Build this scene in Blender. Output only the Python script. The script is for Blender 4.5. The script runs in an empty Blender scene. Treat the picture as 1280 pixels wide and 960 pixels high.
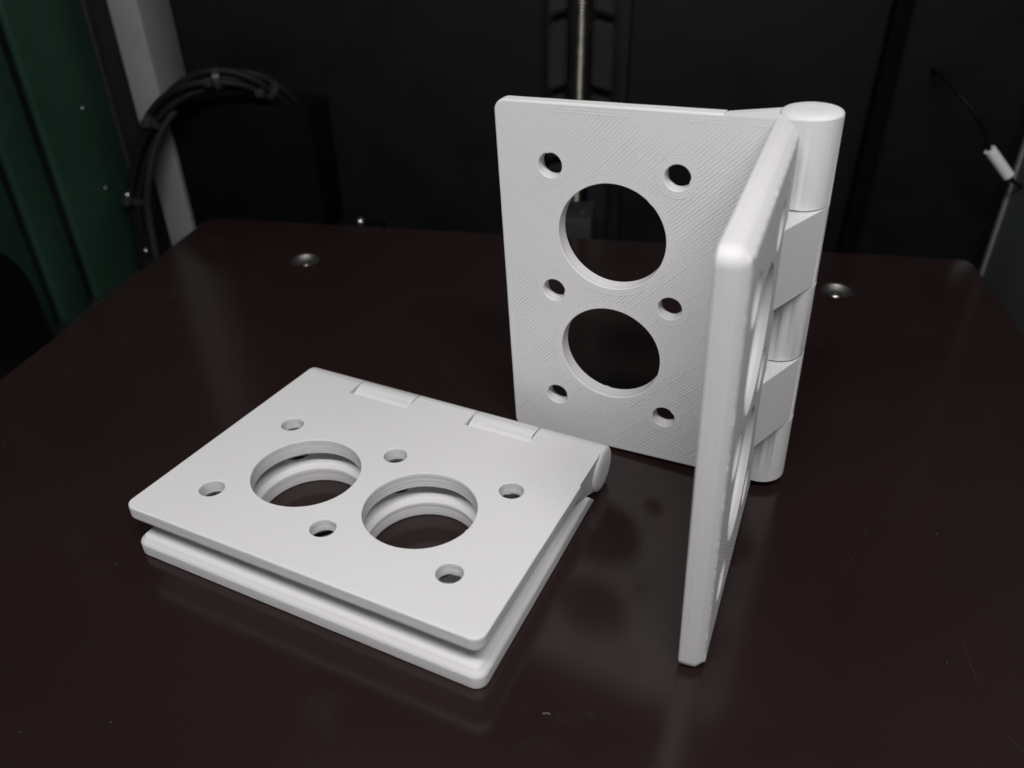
import bpy, bmesh, math, random
from mathutils import Vector, Matrix, Euler, noise
from mathutils.geometry import tessellate_polygon

S = bpy.context.scene
C = S.collection
MM = 0.001
R = math.radians

# ------------------------------------------------------------------ camera
cam_d = bpy.data.cameras.new('camera')
cam = bpy.data.objects.new('camera', cam_d); C.objects.link(cam)
cam.location = (0.1109034, -0.1200964, 0.1081648)
cam.rotation_euler = (0.98743, 0.01505, 0.44431)
cam_d.sensor_width = 36.0
cam_d.lens = 1002.352 / 1280 * 36.0
cam_d.clip_start = 0.005
cam_d.clip_end = 20.0
cam_d.dof.use_dof = True
cam_d.dof.focus_distance = 0.150
cam_d.dof.aperture_fstop = 20.0
S.camera = cam

# ------------------------------------------------------------------ light
world = bpy.data.worlds.new('World'); S.world = world
world.use_nodes = True
bg = world.node_tree.nodes['Background']
bg.inputs[0].default_value = (0.97, 0.98, 1.0, 1)
bg.inputs[1].default_value = 0.12

def area(name, loc, target, sx, sy, watts, col):
    l = bpy.data.lights.new(name, 'AREA'); l.shape = 'RECTANGLE'; l.size = sx; l.size_y = sy
    l.energy = watts; l.color = col
    o = bpy.data.objects.new(name, l); C.objects.link(o)
    o.location = loc
    o.rotation_euler = (Vector(target) - Vector(loc)).to_track_quat('-Z', 'Y').to_euler()
    return o
# LED bar under the lid of the chamber, in front of and above the parts
area('chamber_led_bar', (0.135, -0.180, 0.335), (0.08, 0.0, 0.02), 0.30, 0.04, 1.24, (1.0, 0.98, 0.98))

S.view_settings.view_transform = 'Standard'
S.view_settings.look = 'None'
S.view_settings.exposure = 0.0
S.view_settings.gamma = 1.0
S.view_settings.use_curve_mapping = False
S.render.engine = 'CYCLES'

# ------------------------------------------------------------------ helpers
def tag(o, label=None, cat=None, group=None, kind=None):
    if label: o['label'] = label
    if cat: o['category'] = cat
    if group: o['group'] = group
    if kind: o['kind'] = kind
    return o

def empty(name, loc=(0, 0, 0), rz=0.0):
    o = bpy.data.objects.new(name, None); C.objects.link(o)
    o.empty_display_size = 0.01
    o.location = loc; o.rotation_euler = (0, 0, rz)
    return o

def mesh_from(bm, name, smooth=None):
    me = bpy.data.meshes.new(name)
    bmesh.ops.recalc_face_normals(bm, faces=bm.faces)
    bm.to_mesh(me); bm.free()
    if smooth is not None:
        for p in me.polygons: p.use_smooth = True
        me.set_sharp_from_angle(angle=R(smooth))
    return me

def obj(name, me, mat, parent=None):
    o = bpy.data.objects.new(name, me); C.objects.link(o)
    if mat and not me.materials: me.materials.append(mat)
    if parent: o.parent = parent
    return o

def box(bm, x0, x1, y0, y1, z0, z1, bev=0.0, seg=2):
    r = bmesh.ops.create_cube(bm, size=1.0)
    vs = r['verts']
    for v in vs:
        v.co = Vector((x0 + (v.co.x + .5) * (x1 - x0), y0 + (v.co.y + .5) * (y1 - y0), z0 + (v.co.z + .5) * (z1 - z0)))
    if bev:
        es = list({e for v in vs for e in v.link_edges})
        bmesh.ops.bevel(bm, geom=es, offset=bev, segments=seg, affect='EDGES', profile=0.5)

def prism(bm, pts, a, b, axis):
    """polygon pts extruded from a to b along axis (0 x, 1 y, 2 z)"""
    def mk(p, t):
        if axis == 0: return (t, p[0], p[1])
        if axis == 1: return (p[0], t, p[1])
        return (p[0], p[1], t)
    A = [bm.verts.new(mk(p, a)) for p in pts]; B = [bm.verts.new(mk(p, b)) for p in pts]
    n = len(pts)
    bm.faces.new(A); bm.faces.new(B[::-1])
    for i in range(n): bm.faces.new((A[i], A[(i + 1) % n], B[(i + 1) % n], B[i]))
    return A, B

def lathe(bm, prof, cx, cy, n=32, close=True):
    """prof: list of (r, z)"""
    rings = []
    for r, z in prof:
        if r < 1e-9: rings.append([bm.verts.new((cx, cy, z))])
        else: rings.append([bm.verts.new((cx + r * math.cos(2 * math.pi * i / n), cy + r * math.sin(2 * math.pi * i / n), z)) for i in range(n)])
    for a, b in zip(rings, rings[1:]):
        for i in range(n):
            j = (i + 1) % n
            if len(a) == 1 and len(b) == 1: continue
            if len(a) == 1: bm.faces.new((a[0], b[i], b[j]))
            elif len(b) == 1: bm.faces.new((a[i], a[j], b[0]))
            else: bm.faces.new((a[i], a[j], b[j], b[i]))

def catmull(pts, n=10):
    out = []
    P = [Vector(p) for p in pts]; P = [P[0] * 2 - P[1]] + P + [P[-1] * 2 - P[-2]]
    for i in range(1, len(P) - 2):
        for k in range(n):
            t = k / n
            a, b, c, d = P[i - 1], P[i], P[i + 1], P[i + 2]
            out.append(0.5 * ((2 * b) + (c - a) * t + (2 * a - 5 * b + 4 * c - d) * t * t + (3 * b - 3 * c + d - a) * t ** 3))
    out.append(P[-2]); return out

def tube(bm, path, rad, n=12, wob=0.0):
    rings = []
    up = Vector((0.13, 0.95, 0.2)).normalized()
    m = len(path)
    for i, p in enumerate(path):
        d = (path[min(i + 1, m - 1)] - path[max(i - 1, 0)]).normalized()
        a = d.cross(up).normalized(); b = d.cross(a).normalized()
        rr = rad(i / (m - 1)) if callable(rad) else rad
        rings.append([bm.verts.new(p + (a * math.cos(2 * math.pi * k / n) + b * math.sin(2 * math.pi * k / n)) * rr) for k in range(n)])
    for A, B in zip(rings, rings[1:]):
        for k in range(n): bm.faces.new((A[k], A[(k + 1) % n], B[(k + 1) % n], B[k]))
    bm.faces.new(rings[0][::-1]); bm.faces.new(rings[-1])

# ------------------------------------------------------------------ materials
class NT:
    def __init__(self, name):
        self.m = bpy.data.materials.new(name); self.m.use_nodes = True
        self.t = self.m.node_tree; self.n = self.t.nodes; self.b = self.n['Principled BSDF']
    def node(self, typ, **kw):
        x = self.n.new(typ)
        for k, v in kw.items(): setattr(x, k, v)
        return x
    def link(self, a, b): self.t.links.new(a, b)
    def val(self, x, sock):
        if isinstance(x, (int, float)): sock.default_value = x
        else: self.link(x, sock)
    def math(self, op, a, b=None, c=None, clamp=False):
        x = self.n.new('ShaderNodeMath'); x.operation = op; x.use_clamp = clamp
        self.val(a, x.inputs[0])
        if b is not None: self.val(b, x.inputs[1])
        if c is not None: self.val(c, x.inputs[2])
        return x.outputs[0]
    def mixf(self, f, a, b):
        x = self.n.new('ShaderNodeMix'); x.data_type = 'FLOAT'
        self.val(f, x.inputs[0]); self.val(a, x.inputs[2]); self.val(b, x.inputs[3]); return x.outputs[0]
    def mixc(self, f, a, b):
        x = self.n.new('ShaderNodeMix'); x.data_type = 'RGBA'
        self.val(f, x.inputs[0])
        for v, s in ((a, x.inputs[6]), (b, x.inputs[7])):
            if isinstance(v, tuple): s.default_value = (*v, 1)
            else: self.link(v, s)
        return x.outputs[2]
    def ramp(self, f, lo, hi):
        x = self.n.new('ShaderNodeMapRange'); x.clamp = True
        self.val(f, x.inputs[0]); x.inputs[1].default_value = lo; x.inputs[2].default_value = hi
        return x.outputs[0]
    def noise(self, vec, scale, detail=3, rough=.5):
        x = self.n.new('ShaderNodeTexNoise'); x.inputs['Scale'].default_value = scale
        x.inputs['Detail'].default_value = detail; x.inputs['Roughness'].default_value = rough
        if vec is not None: self.link(vec, x.inputs['Vector'])
        return x.outputs['Fac']

# hinge dimensions in mm (fitted)
LEN, W, RAD, T = 72.0, 53.15, 4.826, 4.033
HS, C1, C2, RB, RS = 25.124, 19.386, 42.658, 10.282, 2.281
VC, HV = (C1 + C2) / 2, (C2 - C1) / 2
VG, VTIP, VMIN = 12.6, 4.2, 3.4
VS = 8.2                                    # where the inner face of a leaf ends beside the other leaf's knuckle

def plastic(name, line_amt, layer_amt):
    k = NT(name)
    tc = k.node('ShaderNodeTexCoord')
    sep = k.node('ShaderNodeSeparateXYZ'); k.link(tc.outputs['Object'], sep.inputs[0])
    u = k.math('MULTIPLY', sep.outputs[0], 1000.0); v = k.math('MULTIPLY', sep.outputs[1], 1000.0); w = k.math('MULTIPLY', sep.outputs[2], 1000.0)
    uf = k.math('ABSOLUTE', k.math('SUBTRACT', u, LEN / 2)); vf = k.math('ABSOLUTE', k.math('SUBTRACT', v, VC))
    def dist(a, b, r):
        x = k.math('SUBTRACT', uf, a); y = k.math('SUBTRACT', vf, b)
        return k.math('SUBTRACT', k.math('SQRT', k.math('ADD', k.math('MULTIPLY', x, x), k.math('MULTIPLY', y, y))), r)
    D = k.math('MINIMUM', k.math('MINIMUM', dist(HS / 2, 0, RB), dist(0, HV, RS)), dist(HS, HV, RS))
    edge = k.math('MINIMUM', k.math('SUBTRACT', LEN / 2, uf), k.math('SUBTRACT', W, v))
    D = k.math('MINIMUM', D, edge)
    # wobble of the extruded lines
    nz = k.noise(tc.outputs['Object'], 260, 2)
    wob = k.math('MULTIPLY', k.math('SUBTRACT', nz, .5), .5)
    per = .62
    diag = k.math('MULTIPLY', k.math('ADD', k.math('ADD', u, v), wob), .7071 / per)
    cont = k.math('MULTIPLY', D, 1 / .5)
    inper = k.math('LESS_THAN', D, 1.5)
    ph = k.mixf(inper, diag, cont)
    fr = k.math('FRACT', ph)
    tri = k.math('ABSOLUTE', k.math('SUBTRACT', fr, .5))        # .5 at the joint, 0 mid bead
    bead = k.math('SUBTRACT', 1.0, k.math('POWER', k.math('MULTIPLY', tri, 2.0), 5.0))
    patch = k.ramp(k.noise(tc.outputs['Object'], 55, 3), .36, .60)
    amt = k.math('MULTIPLY', k.math('ADD', k.math('MULTIPLY', patch, .75), .25), line_amt)
    amt = k.mixf(inper, amt, k.math('MULTIPLY', amt, .45))
    lid = k.node('ShaderNodeTexWhiteNoise'); lid.noise_dimensions = '1D'; k.link(k.math('FLOOR', diag), lid.inputs['W'])
    amt = k.math('MULTIPLY', amt, k.math('ADD', .7, k.math('MULTIPLY', lid.outputs['Value'], .55)))
    face_h = k.math('MULTIPLY', bead, amt)
    # layer lines on every wall
    lay = k.math('FRACT', k.math('ADD', k.math('MULTIPLY', w, 1 / .28), k.math('MULTIPLY', nz, .25)))
    lay = k.math('POWER', k.math('MULTIPLY', k.math('ABSOLUTE', k.math('SUBTRACT', lay, .5)), 2.0), 3.0)
    lam = k.math('ADD', .35, k.noise(None, 1, 0)) if False else layer_amt
    # uneven strength per layer
    cw = k.node('ShaderNodeCombineXYZ'); k.link(k.math('MULTIPLY', k.math('FLOOR', k.math('MULTIPLY', w, 1 / .28)), .73), cw.inputs[2])
    wn = k.node('ShaderNodeTexWhiteNoise'); k.link(cw.outputs[0], wn.inputs['Vector'])
    lay_h = k.math('MULTIPLY', k.math('SUBTRACT', 1.0, lay), k.math('MULTIPLY', k.math('ADD', wn.outputs['Value'], .25), lam))
    nsep = k.node('ShaderNodeSeparateXYZ'); k.link(tc.outputs['Normal'], nsep.inputs[0])
    lay_h = k.math('MULTIPLY', lay_h, k.math('SUBTRACT', 1.0, k.ramp(k.math('ABSOLUTE', nsep.outputs[2]), .72, .95)))
    isface = k.math('MULTIPLY', k.ramp(k.math('ABSOLUTE', nsep.outputs[2]), .965, .998), k.ramp(v, .3, 2.5))
    h = k.mixf(isface, lay_h, face_h)
    fine = k.math('MULTIPLY', k.noise(tc.outputs['Object'], 900, 2), .10)
    h = k.math('ADD', h, fine)
    bp = k.node('ShaderNodeBump'); bp.inputs['Strength'].default_value = 1.0; bp.inputs['Distance'].default_value = 0.00005
    k.link(h, bp.inputs['Height']); k.link(bp.outputs[0], k.b.inputs['Normal'])
    # faint mottling and tiny dark specks of dirt
    mot = k.noise(tc.outputs['Object'], 22, 4)
    col = k.mixc(k.ramp(mot, .35, .7), (.747, .742, .740), (.776, .773, .773))
    vo = k.node('ShaderNodeTexVoronoi'); vo.inputs['Scale'].default_value = 95; k.link(tc.outputs['Object'], vo.inputs['Vector'])
    vs = k.node('ShaderNodeSeparateColor'); k.link(vo.outputs['Color'], vs.inputs[0])
    rr = k.math('MULTIPLY', k.math('SUBTRACT', vs.outputs[0], .86), .17)
    speck = k.math('LESS_THAN', vo.outputs['Distance'], k.math('ADD', rr, k.math('MULTIPLY', k.math('SUBTRACT', nz, .5), .02)))
    col = k.mixc(k.math('MULTIPLY', speck, .55), col, (.30, .28, .26))
    k.link(col, k.b.inputs['Base Color'])
    k.b.inputs['Roughness'].default_value = .52
    k.b.inputs['Specular IOR Level'].default_value = .38
    return k.m

def simple(name, col, rough, metal=0.0, nscale=120, namt=.25, bump=0.0, spec=.5):
    k = NT(name)
    tc = k.node('ShaderNodeTexCoord')
    n = k.noise(tc.outputs['Object'], nscale, 4, .6)
    d = tuple(c * (1 - namt) for c in col); l = tuple(c * (1 + namt) for c in col)
    k.link(k.mixc(k.ramp(n, .3, .7), d, l), k.b.inputs['Base Color'])
    k.link(k.mixf(k.ramp(n, .3, .7), rough * .85, min(1, rough * 1.15)), k.b.inputs['Roughness'])
    k.b.inputs['Metallic'].default_value = metal
    k.b.inputs['Specular IOR Level'].default_value = spec
    if bump:
        bp = k.node('ShaderNodeBump'); bp.inputs['Distance'].default_value = bump; bp.inputs['Strength'].default_value = .6
        n2 = k.noise(tc.outputs['Object'], nscale * 6, 2)
        k.link(n2, bp.inputs['Height']); k.link(bp.outputs[0], k.b.inputs['Normal'])
    return k.m

def bed_material():
    k = NT('phenolic_bed')
    tc = k.node('ShaderNodeTexCoord'); O = tc.outputs['Object']
    cloud = k.noise(O, 14, 4, .6)
    col = k.mixc(k.ramp(cloud, .3, .7), (.0170, .0084, .0085), (.0215, .0114, .0112))
    # dust specks
    def specks(scale, keep, size):
        vo = k.node('ShaderNodeTexVoronoi'); vo.inputs['Scale'].default_value = scale; k.link(O, vo.inputs['Vector'])
        sc = k.node('ShaderNodeSeparateColor'); k.link(vo.outputs['Color'], sc.inputs[0])
        on = k.math('GREATER_THAN', sc.outputs[0], keep)
        rr = k.math('MULTIPLY', sc.outputs[1], size)
        return k.math('MULTIPLY', on, k.math('LESS_THAN', vo.outputs['Distance'], rr))
    sp = k.math('MAXIMUM', specks(120, .80, .045), specks(330, .93, .07))
    # hairline scratches
    def scratch(rot, sx, seed):
        mp = k.node('ShaderNodeMapping'); mp.inputs['Rotation'].default_value = (0, 0, rot); mp.inputs['Location'].default_value = (seed, seed * .7, 0)
        k.link(O, mp.inputs['Vector'])
        nz = k.node('ShaderNodeTexNoise'); nz.inputs['Scale'].default_value = 9; nz.inputs['Detail'].default_value = 1
        k.link(mp.outputs[0], nz.inputs['Vector'])
        s2 = k.node('ShaderNodeSeparateXYZ'); k.link(mp.outputs[0], s2.inputs[0])
        x = k.math('ADD', k.math('MULTIPLY', s2.outputs[0], sx), k.math('MULTIPLY', nz.outputs['Fac'], 1.6))
        line = k.math('LESS_THAN', k.math('ABSOLUTE', k.math('SUBTRACT', k.math('FRACT', x), .5)), .00011 * sx)
        brk = k.ramp(k.noise(mp.outputs[0], 55, 3, .7), .52, .62)
        return k.math('MULTIPLY', line, brk)
    scr = k.math('MAXIMUM', scratch(.3, 14, 1.3), scratch(-.55, 9, 4.1))
    bs = k.node('ShaderNodeSeparateXYZ'); k.link(O, bs.inputs[0])
    scr = k.math('MULTIPLY', scr, k.math('ADD', .35, k.ramp(bs.outputs[0], .06, .12)))
    smear = k.ramp(k.noise(O, 34, 5, .7), .60, .78)
    col = k.mixc(k.math('MULTIPLY', smear, .5), col, (.030, .025, .024))
    col = k.mixc(k.math('MULTIPLY', sp, .4), col, (.13, .115, .11))
    col = k.mixc(k.math('MULTIPLY', scr, .11), col, (.13, .11, .10))
    k.link(col, k.b.inputs['Base Color'])
    rough = k.mixf(k.ramp(cloud, .3, .75), .13, .20)
    rough = k.math('ADD', rough, k.math('MULTIPLY', smear, .12))
    k.link(rough, k.b.inputs['Roughness'])
    k.b.inputs['Specular IOR Level'].default_value = .5
    bp = k.node('ShaderNodeBump'); bp.inputs['Distance'].default_value = .00002; bp.inputs['Strength'].default_value = .35
    k.link(k.noise(O, 420, 3), bp.inputs['Height']); k.link(bp.outputs[0], k.b.inputs['Normal'])
    return k.m

M_STAND = plastic('white_print_plastic', 1.25, .6)
M_FOLD = plastic('white_print_plastic_smooth', .36, .85)
M_BED = bed_material()
M_BLACK = simple('black_panel', (.0011, .0014, .0021), .62, namt=.25, nscale=40, bump=.0001, spec=.3)
M_BLACK2 = simple('black_moulding', (.0075, .0079, .009), .5, nscale=60)
M_DEEP = simple('dark_box', (.0012, .0014, .0017), .85, nscale=60, spec=.12)
M_FLOOR = simple('chamber_floor_paint', (.006, .0075, .008), .6, nscale=30)
M_PILLAR = simple('grey_painted_metal', (.26, .265, .26), .5, nscale=25, namt=.12)
M_PILLAR2 = simple('dark_grey_painted_metal', (.22, .245, .23), .5, nscale=25, namt=.2)
M_GREEN = simple('green_painted_panel', (.022, .058, .039), .5, nscale=18, namt=.2)
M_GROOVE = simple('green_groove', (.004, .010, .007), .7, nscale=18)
M_SLEEVE = simple('black_braided_sleeve', (.0042, .0042, .0046), .6, nscale=500, namt=.5, bump=.0003, spec=.3)
M_TIE = simple('black_nylon', (.03, .03, .032), .28, nscale=80)
M_STEEL = simple('screw_steel', (.60, .58, .56), .22, 1.0, nscale=200, namt=.1)
M_DARKSTEEL = simple('dull_steel', (.35, .34, .33), .38, 1.0, nscale=200, namt=.15)
M_BRASS = simple('lead_screw_steel', (.40, .375, .33), .45, 1.0, nscale=300, namt=.2)
M_WIRE = simple('black_wire', (.003, .003, .0035), .6, spec=.2)
M_SHRINK = simple('white_heat_shrink', (.88, .88, .86), .45, nscale=90, namt=.05)
M_DUST = simple('pale_dust', (.32, .31, .30), .8)
M_GREY = simple('grey_block', (.016, .0165, .017), .7)

# ------------------------------------------------------------------ print bed and chamber (bed frame: p across, q to the back)
AN = R(15.5)
def bedroot(name, loc=(0, 0, 0)):
    p, q, z = loc
    return empty(name, ((p * math.cos(AN) - q * math.sin(AN)) * MM, (p * math.sin(AN) + q * math.cos(AN)) * MM, z * MM), AN)

def scaled(bm):
    for v in bm.verts: v.co *= MM
    return bm
def bobj(name, bm, mat, parent=None, smooth=None):
    """mesh given in mm of the bed frame; parentless ones are turned into the bed frame"""
    o = obj(name, mesh_from(scaled(bm), name, smooth), mat, parent)
    if parent is None: o.rotation_euler = (0, 0, AN)
    return o

# bed plate with two countersunk openings
P0, P1, Q0, Q1 = -83.0, 175.0, -170.0, 107.4
SCREWS = [(-33.9, 77.7), (130.6, 79.6)]
bedroot_o = bedroot('print_bed')
tag(bedroot_o, 'glossy dark brown print bed plate under the white hinges', 'print bed')
def rrect(x0, x1, y0, y1, r, off=0.0, n=8):
    x0 += off; x1 -= off; y0 += off; y1 -= off; r = max(r - off, .2)
    out = []
    for cx, cy, a0 in ((x1 - r, y1 - r, 0), (x0 + r, y1 - r, 90), (x0 + r, y0 + r, 180), (x1 - r, y0 + r, 270)):
        for i in range(n + 1):
            a = R(a0 + 90 * i / n); out.append((cx + r * math.cos(a), cy + r * math.sin(a)))
    return out
def circ(cx, cy, r, n=48):
    return [(cx + r * math.cos(2 * math.pi * i / n), cy + r * math.sin(2 * math.pi * i / n)) for i in range(n)]

def plate(bm, outer_levels, hole_levels):
    """outer_levels: list of (loop, w); hole_levels: list of lists of (loop, w) with the same first and last w"""
    def strip(levels):
        rings = [[bm.verts.new((x, y, w)) for x, y in loop] for loop, w in levels]
        for a, b in zip(rings, rings[1:]):
            n = len(a)
            for i in range(n): bm.faces.new((a[i], a[(i + 1) % n], b[(i + 1) % n], b[i]))
        return rings
    ro = strip(outer_levels); rh = [strip(h) for h in hole_levels]
    for idx in (0, -1):
        loops = [ro[idx]] + [h[idx] for h in rh]
        flat = [v for l in loops for v in l]
        for tri in tessellate_polygon([[v.co.copy() for v in l] for l in loops]):
            try: bm.faces.new([flat[i] for i in tri])
            except ValueError: pass

bm = bmesh.new()
plate(bm, [(rrect(P0, P1, Q0, Q1, 5, .5), 0), (rrect(P0, P1, Q0, Q1, 5, .15), -.15), (rrect(P0, P1, Q0, Q1, 5), -.5), (rrect(P0, P1, Q0, Q1, 5), -4)],
      [[(circ(x, y, 4.9), 0), (circ(x, y, 4.6), -.25), (circ(x, y, 4.6), -4)] for x, y in SCREWS])
o = bobj('bed_plate', bm, M_BED, bedroot_o, 35)
for p in o.data.polygons:
    if abs(p.normal.z) > .99: p.use_smooth = False
for x, y in SCREWS:
    bm = bmesh.new()
    lathe(bm, [(4.55, -.3), (4.45, -.3), (2.9, -1.9), (2.5, -2.0), (2.3, -2.6), (0, -2.6)], x, y, 40)
    sc = bobj('countersunk_screw', bm, M_DARKSTEEL, bedroot_o, 40)
    bm = bmesh.new()
    lathe(bm, [(2.2, -2.5), (2.15, -1.7), (1.75, -1.25), (1.1, -1.1), (.95, -1.15), (.9, -2.0), (0, -2.0)], x, y + .5, 28)
    o = bobj('screw_head', bm, M_STEEL, sc, 40)
bm = bmesh.new()
lathe(bm, [(1.7, -.6), (1.7, .5), (1.4, 1.1), (.8, 1.5), (.6, 1.45), (.5, .9), (0, .9)], -26.5, 110.8, 28)
o = bobj('rear_bolt', bm, M_STEEL, bedroot_o, 40)
bm = bmesh.new(); box(bm, -34, -19, 107.6, 116, -3.5, -.65, .4); bobj('bracket', bm, M_DEEP, o, 30)

# floor of the chamber, back wall, right wall
bm = bmesh.new(); box(bm, -260, 330, -300, 173, -64, -60); o = bobj('floor', bm, M_FLOOR); tag(o, kind='structure')
bm = bmesh.new(); box(bm, -260, 330, 173, 177, -60, 420); o = bobj('back_wall', bm, M_BLACK); tag(o, kind='structure')

# green side panel with recessed vertical grooves
t = bedroot('side_panel', (-140, 40, -41))
tag(t, 'dark green painted side panel with vertical grooves at left', 'side panel')
def local_box(root_loc, x0, x1, y0, y1, z0, z1, bev=0.0):
    bm = bmesh.new(); px, py, pz = root_loc
    box(bm, x0 - px, x1 - px, y0 - py, y1 - py, z0 - pz, z1 - pz, bev); return bm
rl = (-140, 40, -41)
for a, b in ((-140, 40), (45, 82.5), (88, 102.5), (109, 148)):
    bobj('panel_strip', local_box(rl, -143, -140, a, b, -38, 420, .2), M_GREEN, t, 30)
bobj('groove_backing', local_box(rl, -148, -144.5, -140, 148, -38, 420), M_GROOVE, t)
bobj('edge_trim', local_box(rl, -141.5, -138.6, 148.4, 150.6, -38, 420, .5), M_GREY, t, 30)
bobj('bottom_lip', local_box(rl, -146, -136, -140, 150, -41, -38.4, .5), M_GREY, t, 30)
for qy, z in ((132.4, 30.4), (131.9, -.6)):
    bm = bmesh.new(); bmesh.ops.create_uvsphere(bm, u_segments=16, v_segments=8, radius=1.0)
    for v in bm.verts: v.co = Vector((v.co.x * .6 + .0, v.co.y + qy - 40, v.co.z + z + 41))
    bobj('panel_screw', bm, M_STEEL, t, 60)

# pillars
def pillar(p0, p1, q0, q1, label):
    t = bedroot('frame_pillar', ((p0 + p1) / 2, (q0 + q1) / 2, -60)); tag(t, label, 'pillar')
    rl = ((p0 + p1) / 2, (q0 + q1) / 2, -60)
    bobj('post', local_box(rl, p0, p1, q0, q1, -59.9, 420, .5), M_PILLAR, t, 30)
    return t, rl
t, rl = pillar(-130.5, -118.2, 150, 172, 'pale grey metal frame pillar behind the cable bundle at left')
t = bedroot('side_panel', (203, 40, -59)); rl = (203, 40, -59)
tag(t, 'dark grey side panel at the right edge behind the white sleeved wire', 'side panel')
bobj('panel_sheet', local_box(rl, 201, 204, -120, 158, -58.8, 420, .4), M_PILLAR2, t, 30)
bobj('edge_trim', local_box(rl, 200.2, 205, 158.3, 161, -58.8, 420, .5), M_PILLAR2, t, 30)
bm = bmesh.new(); box(bm, -147, -131.2, 160, 172, -59.8, 420, .5)
o = bobj('corner_strip', bm, M_BLACK2, None, 30); tag(o, 'black strip between green panel and pale grey pillar', 'trim strip')

# black block under the arch of the cable
bm = bmesh.new(); box(bm, -117.6, -58, 150.5, 171.8, -59.8, 28.5, 1.2, 3)
o = bobj('motor_housing', bm, M_DEEP, None, 30); tag(o, 'black box that hides the far end of the cable bundle', 'housing')

# cable bundle
t = bedroot('cable_bundle', (-134, 140, -58)); tag(t, 'black braided cable bundle arching in front of the grey pillar', 'cable')
off = Vector((-134, 140, -58))
path = [(-135.6, 138, -57), (-135.5, 139, -38), (-134, 140, -15), (-131.6, 140, -3), (-121.5, 141, 18), (-107.5, 142, 32.5), (-92, 144, 39.2), (-78, 150, 37.6), (-69, 160, 27), (-66, 166, 16)]
sm = catmull([Vector(p) - off for p in path], 10)
for k in range(7):
    pth = []
    for j, v in enumerate(sm):
        d = (sm[min(j + 1, len(sm) - 1)] - sm[max(j - 1, 0)]).normalized()
        a = d.cross(Vector((.13, .95, .2))).normalized(); b = d.cross(a).normalized()
        ph = 2 * math.pi * k / 6 + j * .022 + .5 * math.sin(j * .11 + k)
        rr = 0 if k == 6 else 2.75 + .35 * math.sin(j * .17 + k * 2)
        pth.append(v + (a * math.cos(ph) + b * math.sin(ph)) * rr)
    bm = bmesh.new(); tube(bm, pth, 1.55 if k < 6 else 1.8, 10); bobj('strand', bm, M_SLEEVE, t, 60)
bm = bmesh.new(); tube(bm, [v + Vector((4.8, -1.8, -.6)) for v in sm[4:48]], 1.25, 10); bobj('inner_wire', bm, M_TIE, t, 60)
def tie(i, r):
    c, d = sm[i], (sm[i + 1] - sm[i - 1]).normalized()
    bm = bmesh.new(); tube(bm, [c - d * 1.2, c + d * 1.2], r, 20); o = bobj('zip_tie', bm, M_TIE, t, 40)
    bm = bmesh.new(); box(bm, -1.7, 1.7, -1.7, 1.7, -1.5, 1.5, .5)
    for v in bm.verts: v.co += c + Vector((-1.5, -r - .6, 0)) 
    bobj('tie_head', bm, M_TIE, o, 40)
for i, r in ((8, 4.6), (27, 4.7), (44, 4.6), (62, 4.5), (74, 4.4)): tie(i, r)
for i, dx in ((29, -2.2), (14, 2.2)):
    bm = bmesh.new(); bmesh.ops.create_uvsphere(bm, u_segments=14, v_segments=8, radius=1.3)
    for v in bm.verts: v.co += sm[i] + Vector((dx, -4.2, 0))
    bobj('metal_end', bm, M_STEEL, t, 60)

# rail with lead screw in the middle of the back wall
t = bedroot('z_rail_cover', (46.5, 165, -60)); tag(t, 'black moulded rail cover with notches on the back wall', 'rail cover')
rl = (46.5, 165, -60)
bobj('base_plate', local_box(rl, 31.0, 62.2, 168.5, 172.8, -59.8, 420, .8), M_BLACK2, t, 30)
def notched(p0, p1):
    zs = [-59.8, 8, 34.0, 59.5, 85, 112, 160, 420]
    for a, b in zip(zs, zs[1:]):
        bm = bmesh.new()
        s = 1.1 if p0 < 46 else -1.1
        pts = [(p0 - rl[0], a + (0 if s > 0 else 2.0) - rl[2] + .8), (p1 - rl[0], a + (2.0 if s > 0 else 0) - rl[2] + .8), (p1 - rl[0], b + (1.4 if s > 0 else -.6) - rl[2] - 1.2), (p0 - rl[0], b + (-.6 if s > 0 else 1.4) - rl[2] - 1.2)]
        A, B = prism(bm, pts, 160 - rl[1], 168.3 - rl[1], 1)
        es = [e for e in bm.edges if (e.verts[0].co - e.verts[1].co).length > 1]
        bmesh.ops.bevel(bm, geom=es, offset=.9, segments=3, affect='EDGES')
        bobj('cover_segment', bm, M_BLACK2, t, 35)
notched(33.6, 40.2); notched(49.4, 57.0)
bm = bmesh.new()
n = 14; rings = []
H = 290; steps = 1700
for i in range(steps + 1):
    z = -59 + H * i / steps
    rings.append([bm.verts.new((45.6 + (1.55 + .2 * math.cos(2 * math.pi * (z / 1.15) - 2 * math.pi * k / n)) * math.cos(2 * math.pi * k / n), 156 + (1.55 + .2 * math.cos(2 * math.pi * (z / 1.15) - 2 * math.pi * k / n)) * math.sin(2 * math.pi * k / n), z)) for k in range(n)])
for A, B in zip(rings, rings[1:]):
    for k in range(n): bm.faces.new((A[k], A[(k + 1) % n], B[(k + 1) % n], B[k]))
o = bobj('lead_screw', bm, M_BRASS, None, 180); tag(o, 'thin threaded metal lead screw between the black rail covers', 'lead screw')
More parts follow.
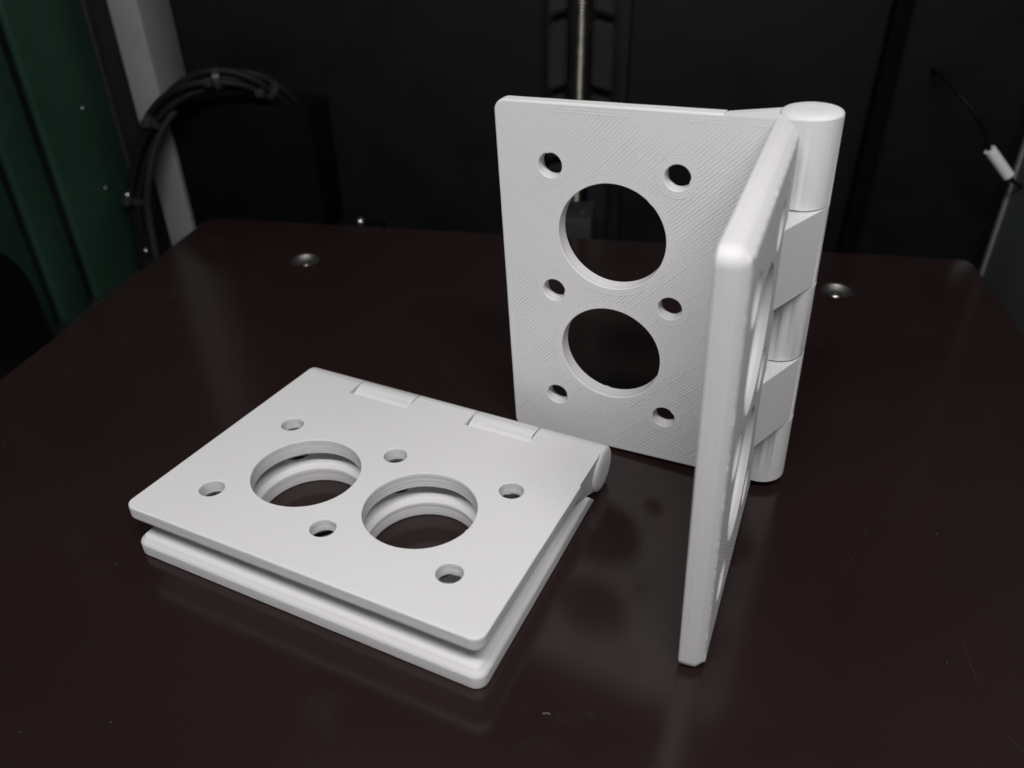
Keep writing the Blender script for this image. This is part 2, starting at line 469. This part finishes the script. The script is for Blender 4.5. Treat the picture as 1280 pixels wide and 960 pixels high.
# carriage nut block behind the bed
t = bedroot('nut_block', (45, 140, -60)); rl = (45, 140, -60); tag(t, 'small grey block seen through the upper large hole', 'block')
bobj('block_body', local_box(rl, 30, 54, 130, 148, -40, -2.2, .8), M_GREY, t, 30)
bobj('bracket', local_box(rl, 36, 44, 132, 146, -2.0, 6, .8), M_BLACK2, t, 30)
for x in (33, 50):
    bm = bmesh.new(); lathe(bm, [(1.1, -.6), (1.1, .3), (.7, .5), (0, .5)], x - 45, -4, 16)
    for v in bm.verts: v.co.z += 57.9
    bobj('cap_screw', bm, M_DARKSTEEL, t, 40)

# right side: seam post, wire with white sleeve
bm = bmesh.new(); box(bm, 150, 156, 166, 172.8, -59.8, 420, 1.0); o = bobj('seam_rib', bm, M_DEEP, None, 30); tag(o, 'narrow black rib on the back wall right of the barrel', 'rib')
t = bedroot('sleeved_wire', (190, 150, 0)); tag(t, 'thin black wire with a short white sleeve at the right edge', 'wire')
off = Vector((190, 150, 0))
pa, pb = Vector((186.6, 150, 22.0)), Vector((195.2, 150, 13.2))
wpath = [(168.5, 172, 43), (170, 164, 42), (173, 154, 39), (178, 150, 34.5), (183.5, 150, 27.5), tuple(pa), tuple(pb), (198.5, 150, 10.6), (200.6, 150.3, 9.6)]
bm = bmesh.new(); tube(bm, catmull([Vector(p) - off for p in wpath], 8), .7, 10); bobj('wire', bm, M_WIRE, t, 60)
d = (pb - pa).normalized()
bm = bmesh.new(); tube(bm, [pa - off, pa + d * .5 - off, pb - d * .5 - off, pb - off], 1.9, 18); bobj('white_sleeve', bm, M_SHRINK, t, 50)

# dark motion parts at the left of the bed
t = bedroot('belt_housing', (-128, 50, -60)); rl = (-128, 50, -60); tag(t, 'black rounded housing at the left edge below the green panel', 'housing')
bm = bmesh.new()
pts = [(-50, 0)] + [(40 * math.cos(a) - 12 - 20, 52 + 30 * math.sin(a)) for a in [R(90 - i * 90 / 12) for i in range(13)]] + [(8, 0)]
prism(bm, [(x, z) for x, z in pts], -6, 8, 0)
bobj('housing_shell', bm, M_DEEP, t, 40)
bm = bmesh.new(); box(bm, -139, -84, 26, 36, -30, -20, .6)
o = bobj('cross_beam', bm, M_DEEP, None, 30); tag(o, 'dark beam passing under the left edge of the bed', 'beam')

# ------------------------------------------------------------------ hinge leaves (local: x along the pin, y away from it, z outwards)
PITCH = .31
def leaf_outline(off, rc=2.1, n=7):
    u0, u1, v0, v1 = off - .22, LEN + .22 - off, VMIN, W - off
    r = max(rc - off, .35)
    def run(a, b, m): return [(a[0] + (b[0] - a[0]) * k / m, a[1] + (b[1] - a[1]) * k / m) for k in range(m)]
    out = [(u0, v0)] + run((u1, v0), (u1, v1 - r), 150)
    for j, (cx, cy, a0) in enumerate(((u1 - r, v1 - r, 0), (u0 + r, v1 - r, 90))):
        for i in range(n + 1):
            a = R(a0 + 90 * i / n); out.append((cx + r * math.cos(a), cy + r * math.sin(a)))
        if j == 0: out += run((u1 - r, v1), (u0 + r, v1), 210)[1:]
        else: out += run((u0, v1 - r), (u0, v0), 150)[1:]
    return out

HOLES = [(LEN / 2 + s * HS / 2, VC, RB, 128) for s in (-1, 1)] + [(LEN / 2 + s * HS, VC + k * HV, RS, 40) for s in (-1, 0, 1) for k in (-1, 1)]
SEG = LEN / 5
def leaf_mesh(own, name, rough=.055):
    bm = bmesh.new()
    S0 = RAD - T
    rnd = random.Random(len(own))
    ch = 1.45
    lv = [(.30, RAD), (.09, RAD - .09), (0, RAD - .30)]
    nl = 6
    for k in range(1, nl):
        lv.append((rnd.uniform(-.012, .014), RAD - .30 + (S0 + ch + .42 - RAD + .30) * k / nl))
    lv += [(0, S0 + ch + .42), (.04, S0 + ch + .18), (.12, S0 + ch - .04), (.26, S0 + ch - .26), (.42, S0 + ch - .44)]
    lv += [(ch - .44, S0 + .42), (ch - .26, S0 + .26), (ch - .04, S0 + .12), (ch + .18, S0 + .04), (ch + .42, S0)]
    outer = []
    for li, (o, w) in enumerate(lv):
        loop = leaf_outline(o)
        top = li == len(lv) - 1
        for k in range(1, len(loop)):
            x, y = loop[k]
            if y < VMIN + .01: continue
            f = noise.noise(Vector((x * .22, y * .22, 3.1 * li * .2))) * .025
            if li in (len(lv) - 2, len(lv) - 3): f += (rough if k % 2 else -rough) * (1 + noise.noise(Vector((x, y, 7.7))))
            cx, cy = LEN / 2, (VMIN + W) / 2
            dx, dy = (1 if x > cx else -1) * (abs(x - cx) > LEN / 2 - 2.5), (y > W - 2.5)
            loop[k] = (x + dx * f, y + dy * f)
        outer.append((loop, w))
    holes = []
    for hi, (cx, cy, r, n) in enumerate(HOLES):
        hr = .85 if r > 5 else 1.45
        hl = [(.16, RAD), (.05, RAD - .05), (0, RAD - .16)]
        z0, z1 = RAD - .16, S0 + hr
        nl = 9 if r > 5 else 6
        for k in range(1, nl): hl.append((rnd.uniform(-.035, .04), z0 + (z1 - z0) * k / nl))
        hl += [(0, z1), (.06, z1 - .1), (hr, S0)]
        seam = rnd.uniform(0, 2 * math.pi)
        lp = []
        for o, w in hl:
            pts = []
            js = rnd.uniform(.5, 1.0)
            for k in range(n):
                a = 2 * math.pi * k / n
                d = abs((a - seam + math.pi) % (2 * math.pi) - math.pi) * r
                rr = r + o + .03 * noise.noise(Vector((math.cos(a) * 2.2, math.sin(a) * 2.2, hi + w * .15))) - (.20 * js * math.exp(-(d / .35) ** 2) if w > S0 + .2 else 0)
                pts.append((cx + rr * math.cos(a), cy + rr * math.sin(a)))
            lp.append((pts, w))
        holes.append(lp)
    plate(bm, outer, holes)
    base = bpy.data.objects.new('tmp', mesh_from(scaled(bm), 'tmp')); C.objects.link(base)
    tmp = [base]
    for i in range(5):
        gg = .17 if i in own else -.17
        a = i * SEG + gg if i else -2; b = (i + 1) * SEG - gg if i < 4 else LEN + 2
        bm = bmesh.new()
        if i in own: pts = [(-3, RAD + 2), (VG, RAD + 2), (VG, S0 - 2), (-3, S0 - 2)]
        else:
            sl = (VS - VTIP) / T
            pts = [(VTIP - 2 * sl, RAD + 2), (VS + 2 * sl, S0 - 2), (-14, S0 - 2), (-14, RAD + 2)]
        prism(bm, pts, a, b, 0)
        cu = bpy.data.objects.new('tmp', mesh_from(scaled(bm), 'tmp')); C.objects.link(cu); tmp.append(cu)
        md = base.modifiers.new('b%d' % i, 'BOOLEAN'); md.operation = 'DIFFERENCE'; md.solver = 'EXACT'; md.object = cu
    dg = bpy.context.evaluated_depsgraph_get()
    me = bpy.data.meshes.new_from_object(base.evaluated_get(dg)); me.name = name
    for o in tmp: bpy.data.objects.remove(o, do_unlink=True)
    me.materials.clear()
    for p in me.polygons: p.use_smooth = True
    me.set_sharp_from_angle(angle=R(32))
    for p in me.polygons:
        if max(abs(c) for c in p.normal) > .9995 or p.area > 4e-5: p.use_smooth = False
    return me

def knuckle_mesh(i, name):
    S0 = RAD - T
    # tangent from (VG, S0) to the barrel on its inner side
    d = math.hypot(VG, S0); base = math.atan2(S0, VG); ta = base - math.acos(RAD / d)
    n = 40; a0, a1 = R(90), ta + 2 * math.pi
    pts = [(VG, S0), (VG, RAD)] + [(RAD * math.cos(a0 + (a1 - a0) * k / n), RAD * math.sin(a0 + (a1 - a0) * k / n)) for k in range(n + 1)]
    g = .17
    u0 = i * SEG + (g if i else 0); u1 = (i + 1) * SEG - (g if i < 4 else 0)
    bm = bmesh.new(); A, B = prism(bm, pts, u0, u1, 0)
    for ring, sg, outer_end in ((A, 1, i == 0), (B, -1, i == 4)):
        if outer_end:
            for v in ring: v.co.x += sg * min(.40, max(0.0, S0 + .5 - v.co.z))
            bmesh.ops.triangulate(bm, faces=[f for f in bm.faces if len(f.verts) > 10 and ring[0] in f.verts])
            continue
        for v in ring[3:-1]:
            v.co.x += sg * (.15 * noise.noise(Vector((v.co.y * .7, v.co.z * .7, i * 3.7 + sg))) + .05 * noise.noise(Vector((v.co.y * 3, v.co.z * 3, i))))
    for end, ux, sg in ((0, u0, -1), (4, u1, 1)):
        if i != end: continue
        rings = []
        for rr, du in ((RAD - .004, -2.2), (RAD - .01, -.05), (RAD - .12, .16), (RAD - .42, .37), (RAD - 1.0, .55), (RAD - 1.9, .67), (RAD - 3.1, .73)):
            rings.append([bm.verts.new((ux + sg * du, rr * math.cos(2 * math.pi * k / 48), rr * math.sin(2 * math.pi * k / 48))) for k in range(48)])
        for a, b in zip(rings, rings[1:]):
            for k in range(48): bm.faces.new((a[k], a[(k + 1) % 48], b[(k + 1) % 48], b[k]))
        bm.faces.new(rings[0]); bm.faces.new(rings[-1])
    def rim(ring, off, seg):
        es = []
        for k in range(2, len(ring) - 1):
            e = bm.edges.get((ring[k], ring[k + 1]))
            if e: es.append(e)
        bmesh.ops.bevel(bm, geom=es, offset=off, segments=seg, affect='EDGES', profile=.5, clamp_overlap=True)
    try:
        rim(A, .12, 1) if i else None
    except Exception as ex: print('bevel', ex)
    try:
        rim(B, .12, 1) if i < 4 else None
    except Exception as ex: print('bevel', ex)
    me = mesh_from(scaled(bm), name, 32)
    for p in me.polygons:
        if abs(p.normal.x) > .8 or p.area > 3e-5: p.use_smooth = abs(p.normal.x) < .999 and len(p.vertices) == 4 and p.area < 3e-5
    return me

OWN3, OWN2 = (0, 2, 4), (1, 3)
leaf3 = leaf_mesh(OWN3, 'leaf_three_knuckles'); leaf2 = leaf_mesh(OWN2, 'leaf_two_knuckles'); leaf2r = leaf_mesh(OWN2, 'leaf_two_knuckles_serrated', .17)
knuck = {i: knuckle_mesh(i, 'knuckle_%d' % i) for i in range(5)}

def axes(X, Y, Z, o):
    m = Matrix.Identity(4)
    for c, v in enumerate((X, Y, Z)):
        for r in range(3): m[r][c] = v[r]
    for r in range(3): m[r][3] = o[r] * MM
    return m

def add_leaf(root, M, src, own, mat, label):
    rootinv = root_mats[root.name].inverted()
    me = src.copy(); me.materials.clear(); me.materials.append(mat)
    o = bpy.data.objects.new('leaf', me); C.objects.link(o); o.parent = root
    o.matrix_local = rootinv @ M
    o['label'] = label
    for i in own:
        km = knuck[i].copy(); km.materials.clear(); km.materials.append(mat)
        kn = bpy.data.objects.new('knuckle', km); C.objects.link(kn); kn.parent = o
    return o
root_mats = {}

# folded hinge lying on the bed
h1 = empty('hinge', (0.036, -0.024, 0.0)); root_mats[h1.name] = Matrix.Translation(h1.location)
tag(h1, 'white plastic hinge lying folded flat on the dark bed', 'hinge', 'white printed hinges')
tl = 0.0378
up = axes((-1, 0, 0), (0, -math.cos(tl), math.sin(tl)), (0, math.sin(tl), math.cos(tl)), (LEN, 0, RAD + .04))
lo = axes((1, 0, 0), (0, -1, 0), (0, 0, -1), (0, 0, RAD + .04))
add_leaf(h1, up, leaf3, OWN3, M_FOLD, 'upper leaf, smooth side up')
add_leaf(h1, lo, leaf2, OWN2, M_FOLD, 'lower leaf, resting on the bed')

# hinge standing open on its edge
A_, B_ = 3.14332, 4.76217
LX, LY = 0.03561, -0.03238
base = Matrix.Translation(Vector((100.18352, 17.34711, 2.14)) * MM) @ Euler((LX, LY, 0), 'XYZ').to_matrix().to_4x4()
h2 = empty('hinge', (0.098, 0.0, 0.0)); root_mats[h2.name] = Matrix.Translation(h2.location)
tag(h2, 'white plastic hinge standing on edge, opened to a right angle', 'hinge', 'white printed hinges')
ca, sa = math.cos(A_), math.sin(A_); cb, sb = math.cos(B_), math.sin(B_)
mA = base @ axes((0, 0, 1), (ca, sa, 0), (-sa, ca, 0), (0, 0, 0))
mB = base @ axes((0, 0, -1), (cb, sb, 0), (sb, -cb, 0), (0, 0, LEN))
add_leaf(h2, mA, leaf3, OWN3, M_STAND, 'back leaf with its lined face to the viewer')
add_leaf(h2, mB, leaf2r, OWN2, M_STAND, 'leaf seen edge on, pointing at the viewer')
bpy.data.meshes.remove(leaf3); bpy.data.meshes.remove(leaf2); bpy.data.meshes.remove(leaf2r)

# ------------------------------------------------------------------ crumbs and fibres of plastic on the bed
random.seed(5)
bm = bmesh.new()
def crumb(x, y, r):
    res = bmesh.ops.create_icosphere(bm, subdivisions=1, radius=r)
    for v in res['verts']:
        v.co *= random.uniform(.6, 1.25); v.co.z = v.co.z * .6 + r * .45; v.co.x += x; v.co.y += y
for _ in range(45):
    crumb(random.uniform(-70, 180), random.uniform(-90, 70), random.uniform(.03, .10))
def fibre(x, y, a, l):
    p = [Vector((x, y, .08)), Vector((x + math.cos(a) * l * .5, y + math.sin(a) * l * .5 + .2, .12)), Vector((x + math.cos(a) * l, y + math.sin(a) * l, .08))]
    tube(bm, catmull(p, 4), .035, 6)
for x, y, a, l in ((82, -52.5, .35, 1.2), (150, 12, 1.9, 1.2)): fibre(x, y, a, l)
o = obj('dust', mesh_from(scaled(bm), 'dust'), M_DUST); tag(o, 'tiny pale crumbs and fibres scattered on the bed', 'dust', kind='stuff')
